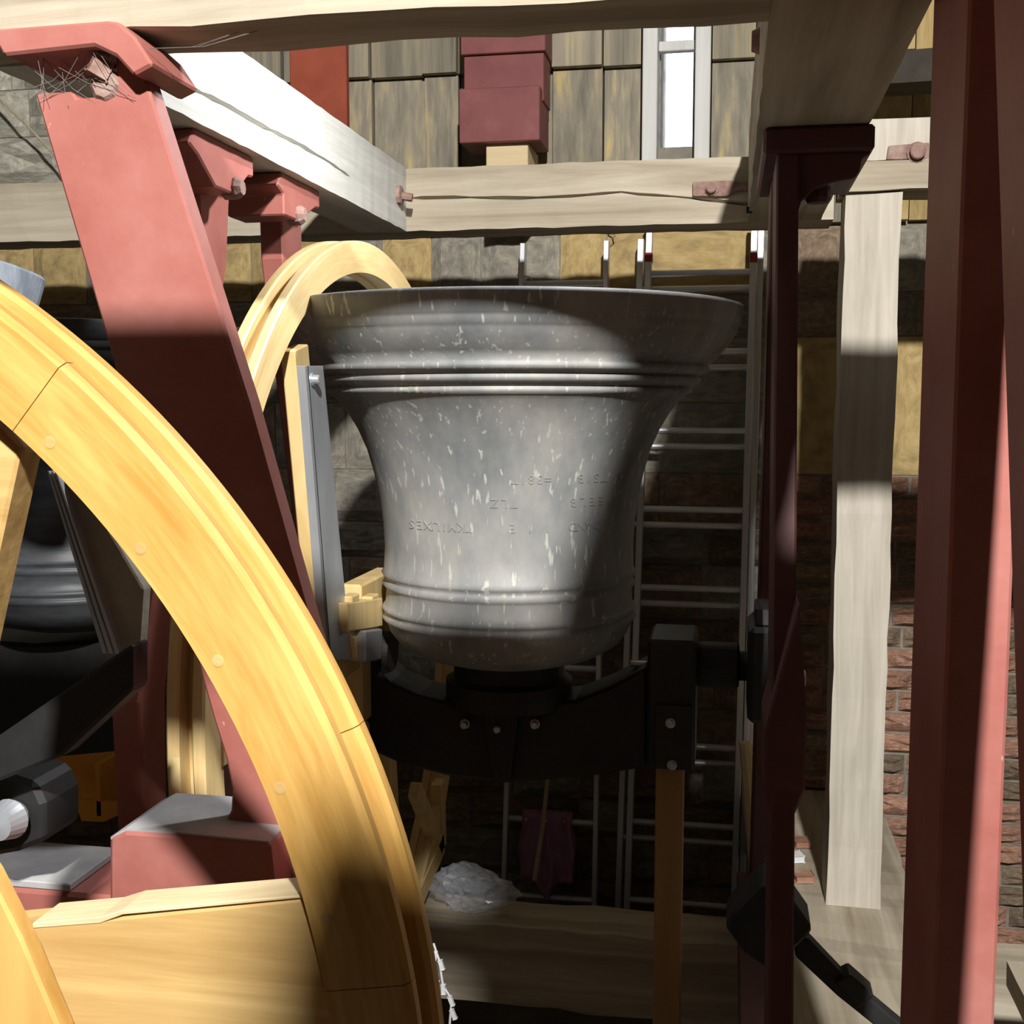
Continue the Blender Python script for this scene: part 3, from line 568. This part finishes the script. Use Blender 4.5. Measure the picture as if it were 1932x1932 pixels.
link('bearing_knob', lathe([(.0, -.02), (.022, -.015), (.03, 0), (.022, .03), (.0, .034)], 20, mtx=Matrix.Translation(at(18, 1545, Y=1.48)) @ Matrix.Rotation(math.pi/2, 4, 'X'), cap=False), 'galv', gd)
tag(link('rope', tube([at(-20, 170, Y=4.5), at(40, 225, Y=4.5), at(110, 300, Y=4.5)], .006, 8), 'rope'), 'dark slanting rope against the stone wall at the top left', 'rope')
# ------------------------------------------------------------------ ladders
def ladder(nm, label, l0, l1, r0, r1, rungs, Y, w=.024, d=.055, rr=.013, caps=True):
    t = thing(nm, label, 'ladder', (at(*l1, Y=Y).x, Y, FL))
    A0, A1, B0, B1 = at(*l0, Y=Y), at(*l1, Y=Y), at(*r0, Y=Y), at(*r1, Y=Y)
    A2 = A0 + (A1-A0)*((A0.z-FL-.01)/(A0.z-A1.z)); B2 = B0 + (B1-B0)*((B0.z-FL-.01)/(B0.z-B1.z))
    link('stile', bar(A0, A2, w, d, (0, 1, 0), .002), 'alu', t); link('stile', bar(B0, B2, w, d, (0, 1, 0), .002), 'alu', t)
    for y in rungs:
        z = at((l0[0]+r0[0])/2, y, Y=Y).z
        fa = (A0.z-z)/(A0.z-A2.z); fb = (B0.z-z)/(B0.z-B2.z)
        link('rung', tube([A0.lerp(A2, fa), B0.lerp(B2, fb)], rr, 10), 'alu', t)
    if caps:
        for P, Q in ((A0, A2), (B0, B2)):
            link('red_band', bar(P.lerp(Q, .050), P.lerp(Q, .062), w+.004, d+.004, (0, 1, 0), .001), 'red_cap', t, label='red plastic band')
    return t
ladder('ladder', 'aluminium extension ladder with red bands standing right of the bell', (1227, 405), (1183, 1720), (1424, 405), (1384, 1720), [515+149*k for k in range(-0, 10)], 4.535)
ladder('ladder_section', 'rear section of the aluminium ladder, just behind the one with red bands', (1210, 452), (1166, 1720), (1436, 430), (1398, 1720), [545+149*k for k in range(0, 9)], 4.595, caps=False)
ladder('ladder', 'narrow grey ladder whose two short tips rise behind the bell rim', (988, 460), (951, 1700), (1145, 455), (1122, 1700), [535+145*k for k in range(0, 9)], 4.57, w=.02, caps=False)
a, b = at(985, 528, Y=4.53), at(1012, 540, Y=4.53)
tag(link('tie_string', tube([a+Vector((-.02, 0, .02)), a+Vector((.03, 0, .01)), b, a+Vector((0, 0, -.01)), b+Vector((.03, 0, .01))], .003, 6), 'white'), 'white string tied around the narrow ladder behind the bell rim', 'string')
# straps and bolts on the beams
st = thing('iron_strap', 'rusty iron strap bolted to the long cracked cross beam', 'strap', at(1345, 356, Y=3.69))
link('strap_plate', prism(pxz([(1307, 344), (1378, 341), (1392, 349), (1383, 366), (1372, 371), (1307, 371)], 3.692), 'y', 3.684, 3.698, .002), 'rust', st)
link('strap_rod', tube([at(1383, 356, Y=3.688), at(1445, 350, Y=3.688)], .011, 8), 'rust', st)
bolt('strap_bolt', at(1342, 356, Y=3.685), (0, -1, 0), .016, .024, 'rust', st)
st = thing('iron_strap', 'rusty iron strap with a round bolt on the upper short beam at right', 'strap', at(1710, 290, Y=3.57))
link('strap_plate', prism(pxz([(1676, 276), (1752, 270), (1752, 302), (1672, 302)], 3.572), 'y', 3.563, 3.578, .002), 'rust', st)
bolt('strap_bolt', at(1730, 288, Y=3.564), (0, -1, 0), .022, .03, 'rust', st)
st = thing('corner_bolt', 'rusty knobbly bolt where the whitish beam meets the cross beam', 'bolt', at(758, 372, X=-1.03))
link('washer', lathe([(.03, 0), (.03, .012), (.02, .014)], 10, mtx=Matrix.Translation((-1.03, 3.60, at(745, 365, X=-1.03).z)) @ Matrix.Rotation(math.pi/2, 4, 'Y')), 'rust', st)
link('shank', tube([(-1.03, 3.60, at(745, 365, X=-1.03).z), (-.985, 3.605, at(745, 365, X=-1.03).z-.008)], .013, 8), 'rust', st)
for i, (x, y, l) in enumerate(((1415, 297, 'rusty bolt end poking from the dark beam, the upper one above the strap'), (1420, 327, 'rusty bolt end poking from the dark beam, directly above the strap'), (1408, 396, 'dark bolt end poking from the dark beam, below the strap'), (1418, 78, 'corroded lump of iron under the dark beam at the top, beside the window'))):
    p = at(x, y, Y=3.5 if i < 3 else 2.4); bmx = tube([p, (.056, p.y, p.z)], .010 if i < 3 else [.02, .03], 8)
    tag(link('bolt_end', bmx, 'rust' if i != 2 else 'iron'), l, 'bolt')
tag(link('wire_hook', tube([at(1150, 432, Y=YB-.05)+Vector((0, 0, .03)), at(1150, 432, Y=YB-.05), at(1158, 436, Y=YB-.05), at(1160, 446, Y=YB-.06), at(1152, 452, Y=YB-.06)], .003, 6), 'rust'), 'small rusty hook in the stone wall under the cross beam', 'hook')
# ------------------------------------------------------------------ boxes on the wall
rb = thing('wooden_box', 'maroon stepped wooden box standing above the cross beam, left of the window', 'box', at(945, 290, Y=4.45))
a, b = at(875, 60, Y=4.42), at(1026, 190, Y=4.42); link('upper_box', box((a.x, 4.42, b.z), (b.x, 4.58, a.z+.2), .003), 'maroon', rb)
link('cover_lip', box((a.x-.008, 4.40, at(900, 102, Y=4.40).z), (b.x+.008, 4.575, a.z+.2), .003), 'maroon', rb)
a, b = at(866, 168, Y=4.36), at(1018, 264, Y=4.36); link('lower_box', box((a.x, 4.36, b.z), (b.x, 4.58, a.z), .003), 'maroon', rb)
a, b = at(545, 60, Y=YB-.14), at(655, 260, Y=YB-.14); tag(link('red_board', box((a.x, YB-.14, b.z-.3), (b.x, YB-.105, a.z+.4), .003), 'red_board'), 'flat orange-red board on the wall behind the whitish beam', 'board')
a, b = at(917, 280, Y=4.40), at(996, 318, Y=4.40); tag(link('wood_block', box((a.x, 4.40, .70), (b.x, YB-.06, at(940, 264, Y=4.36).z-.004), .003), 'newwood'), 'small new pine block under the maroon box', 'block')
# ------------------------------------------------------------------ low things: cloth, bag, pole, hammer, litter
bm = bmesh.new(); nx, nz = 26, 22; G = []
pa, pb = at(985, 1534, Y=4.57), at(1082, 1534, Y=4.57)
for side in (0, 1):
    rows = []
    for j in range(nz+1):
        row = []
        for i in range(nx+1):
            u, v = i/nx, j/nz
            x = pa.x + (pb.x-pa.x)*(u + .12*(v-.2)*(u-.5)) + .006*math.sin(9*v+3*u)
            fold = .012*math.sin(u*17+v*2)*(.3+v) + .008*math.sin(u*31+1.3*side)
            L = (.24+.03*math.sin(u*9)) if side else (.37 - .10*abs(math.sin(u*4+1)))
            z = pa.z + .012 - v*L + (.01*math.sin(u*12) if v > .9 else 0)
            y = 4.57 + (-1 if not side else 1)*(.016+.012*min(1, v*4)) + fold*(1 if v > .05 else 0)
            if j == 0: y, z = 4.57, pa.z+.020
            row.append(bm.verts.new((x, y, z)))
        rows.append(row)
    for A, B in zip(rows, rows[1:]):
        for i in range(nx): bm.faces.new((A[i], A[i+1], B[i+1], B[i]))
bmesh.ops.remove_doubles(bm, verts=bm.verts, dist=.0005)
o = tag(link('cloth', bm, 'cloth', smooth=True), 'crumpled purple cloth draped over a ladder rung under the bell', 'cloth'); so = o.modifiers.new('thick', 'SOLIDIFY'); so.thickness = .002
bm = bmesh.new(); bmesh.ops.create_icosphere(bm, subdivisions=4, radius=1)
c = at(885, 1665, Y=3.36)
for v in bm.verts:
    n1 = noise.noise(v.co*1.6+Vector((3, 1, 2))); n2 = abs(noise.noise(v.co*4.2)); n3 = abs(noise.noise(v.co*9.5+Vector((5, 5, 5))))
    s = 1 + .38*n1 - .30*n2 - .22*n3
    v.co = Vector((v.co.x*s*.125, v.co.y*s*.07, max(-.055, v.co.z*s*.085*(1-.5*v.co.x))))
zmin = min(v.co.z for v in bm.verts)
bmesh.ops.translate(bm, verts=bm.verts, vec=Vector((c.x+.02, 3.36, -1.5485-zmin)))
tag(link('plastic_bag', bm, 'poly'), 'crumpled clear plastic bag lying on the low timber under the bell', 'bag')
tag(link('thin_pole', tube([at(1036, 1440, Y=4.3), at(1024, 1560, Y=4.3), at(1008, 1660, Y=4.3)], [.007, .008, .009], 8), 'newwood'), 'thin wooden stick leaning in front of the purple cloth', 'stick')
p0, p1 = at(1412, 1480, Y=3.66), at(1432, 1700, Y=3.66)
tag(link('rough_stake', tube([at(1405, 1400, Y=3.66), p0, at(1424, 1600, Y=3.66), (p1.x, 3.66, -1.548)], [.018, .02, .024, .026], 8), 'newwood'), 'rough yellow stake between the ladder and the thin maroon post', 'stake')
hm = thing('clock_hammer', 'black wedge-headed iron hammer low behind the thin maroon post', 'hammer', at(1450, 1760, Y=2.35))
link('hammer_head', prism(pxz([(1368, 1748), (1382, 1722), (1436, 1668), (1470, 1662), (1533, 1752), (1524, 1768), (1500, 1790), (1446, 1828), (1405, 1800)], 2.33), 'y', 2.33, 2.44, .006), 'iron', hm)
link('hammer_shaft', prism(pxz([(1500, 1775), (1524, 1770), (1600, 1850), (1720, 1950), (1680, 1960), (1580, 1880), (1500, 1805)], 2.36), 'y', 2.36, 2.40, .004), 'iron', hm)
link('shaft_strap', prism(pxz([(1575, 1855), (1605, 1840), (1650, 1880), (1620, 1905)], 2.35), 'y', 2.352, 2.408, .003), 'iron', hm)
bm = bmesh.new(); random.seed(3)
for k, (x, y) in enumerate(((822, 1795), (830, 1812), (836, 1858), (848, 1880), (852, 1905), (826, 1850))):
    p = at(x, y, Y=2.6); bar(p, p+Vector((random.uniform(-.01, .02), 0, -.022)), .010, .010, (0, 1, 0), .001, bm)
tube([at(x, y, Y=2.6) for x, y in ((818, 1780), (828, 1810), (836, 1860), (852, 1885), (848, 1940), (835, 2000))], .0028, 6, bm)
tag(link('knotted_cord', bm, 'white'), 'knotted white cord hanging behind the rim of the yellow wheel at the bottom', 'cord')
for i, (x, y, dx, mat, nm, lab) in enumerate(((1512, 1596, .05, 'brick', 'brick_fragment', 'brown brick fragment on the low timber, the one farther from the viewer'), (1516, 1662, .055, 'brick', 'brick_fragment', 'brown brick fragment on the low timber, the one nearer the viewer'), (1503, 1624, .035, 'white', 'paper_scrap', 'pale blue-white paper scrap on the low timber'))):
    p = at(x, y, Z=-1.548); tag(link(nm, bar(p+Vector((-dx/2, 0, .012)), p+Vector((dx/2, .01, .012)), .045, .022, (0, 0, 1), .004), mat), lab, 'fragment' if i < 2 else 'scrap')
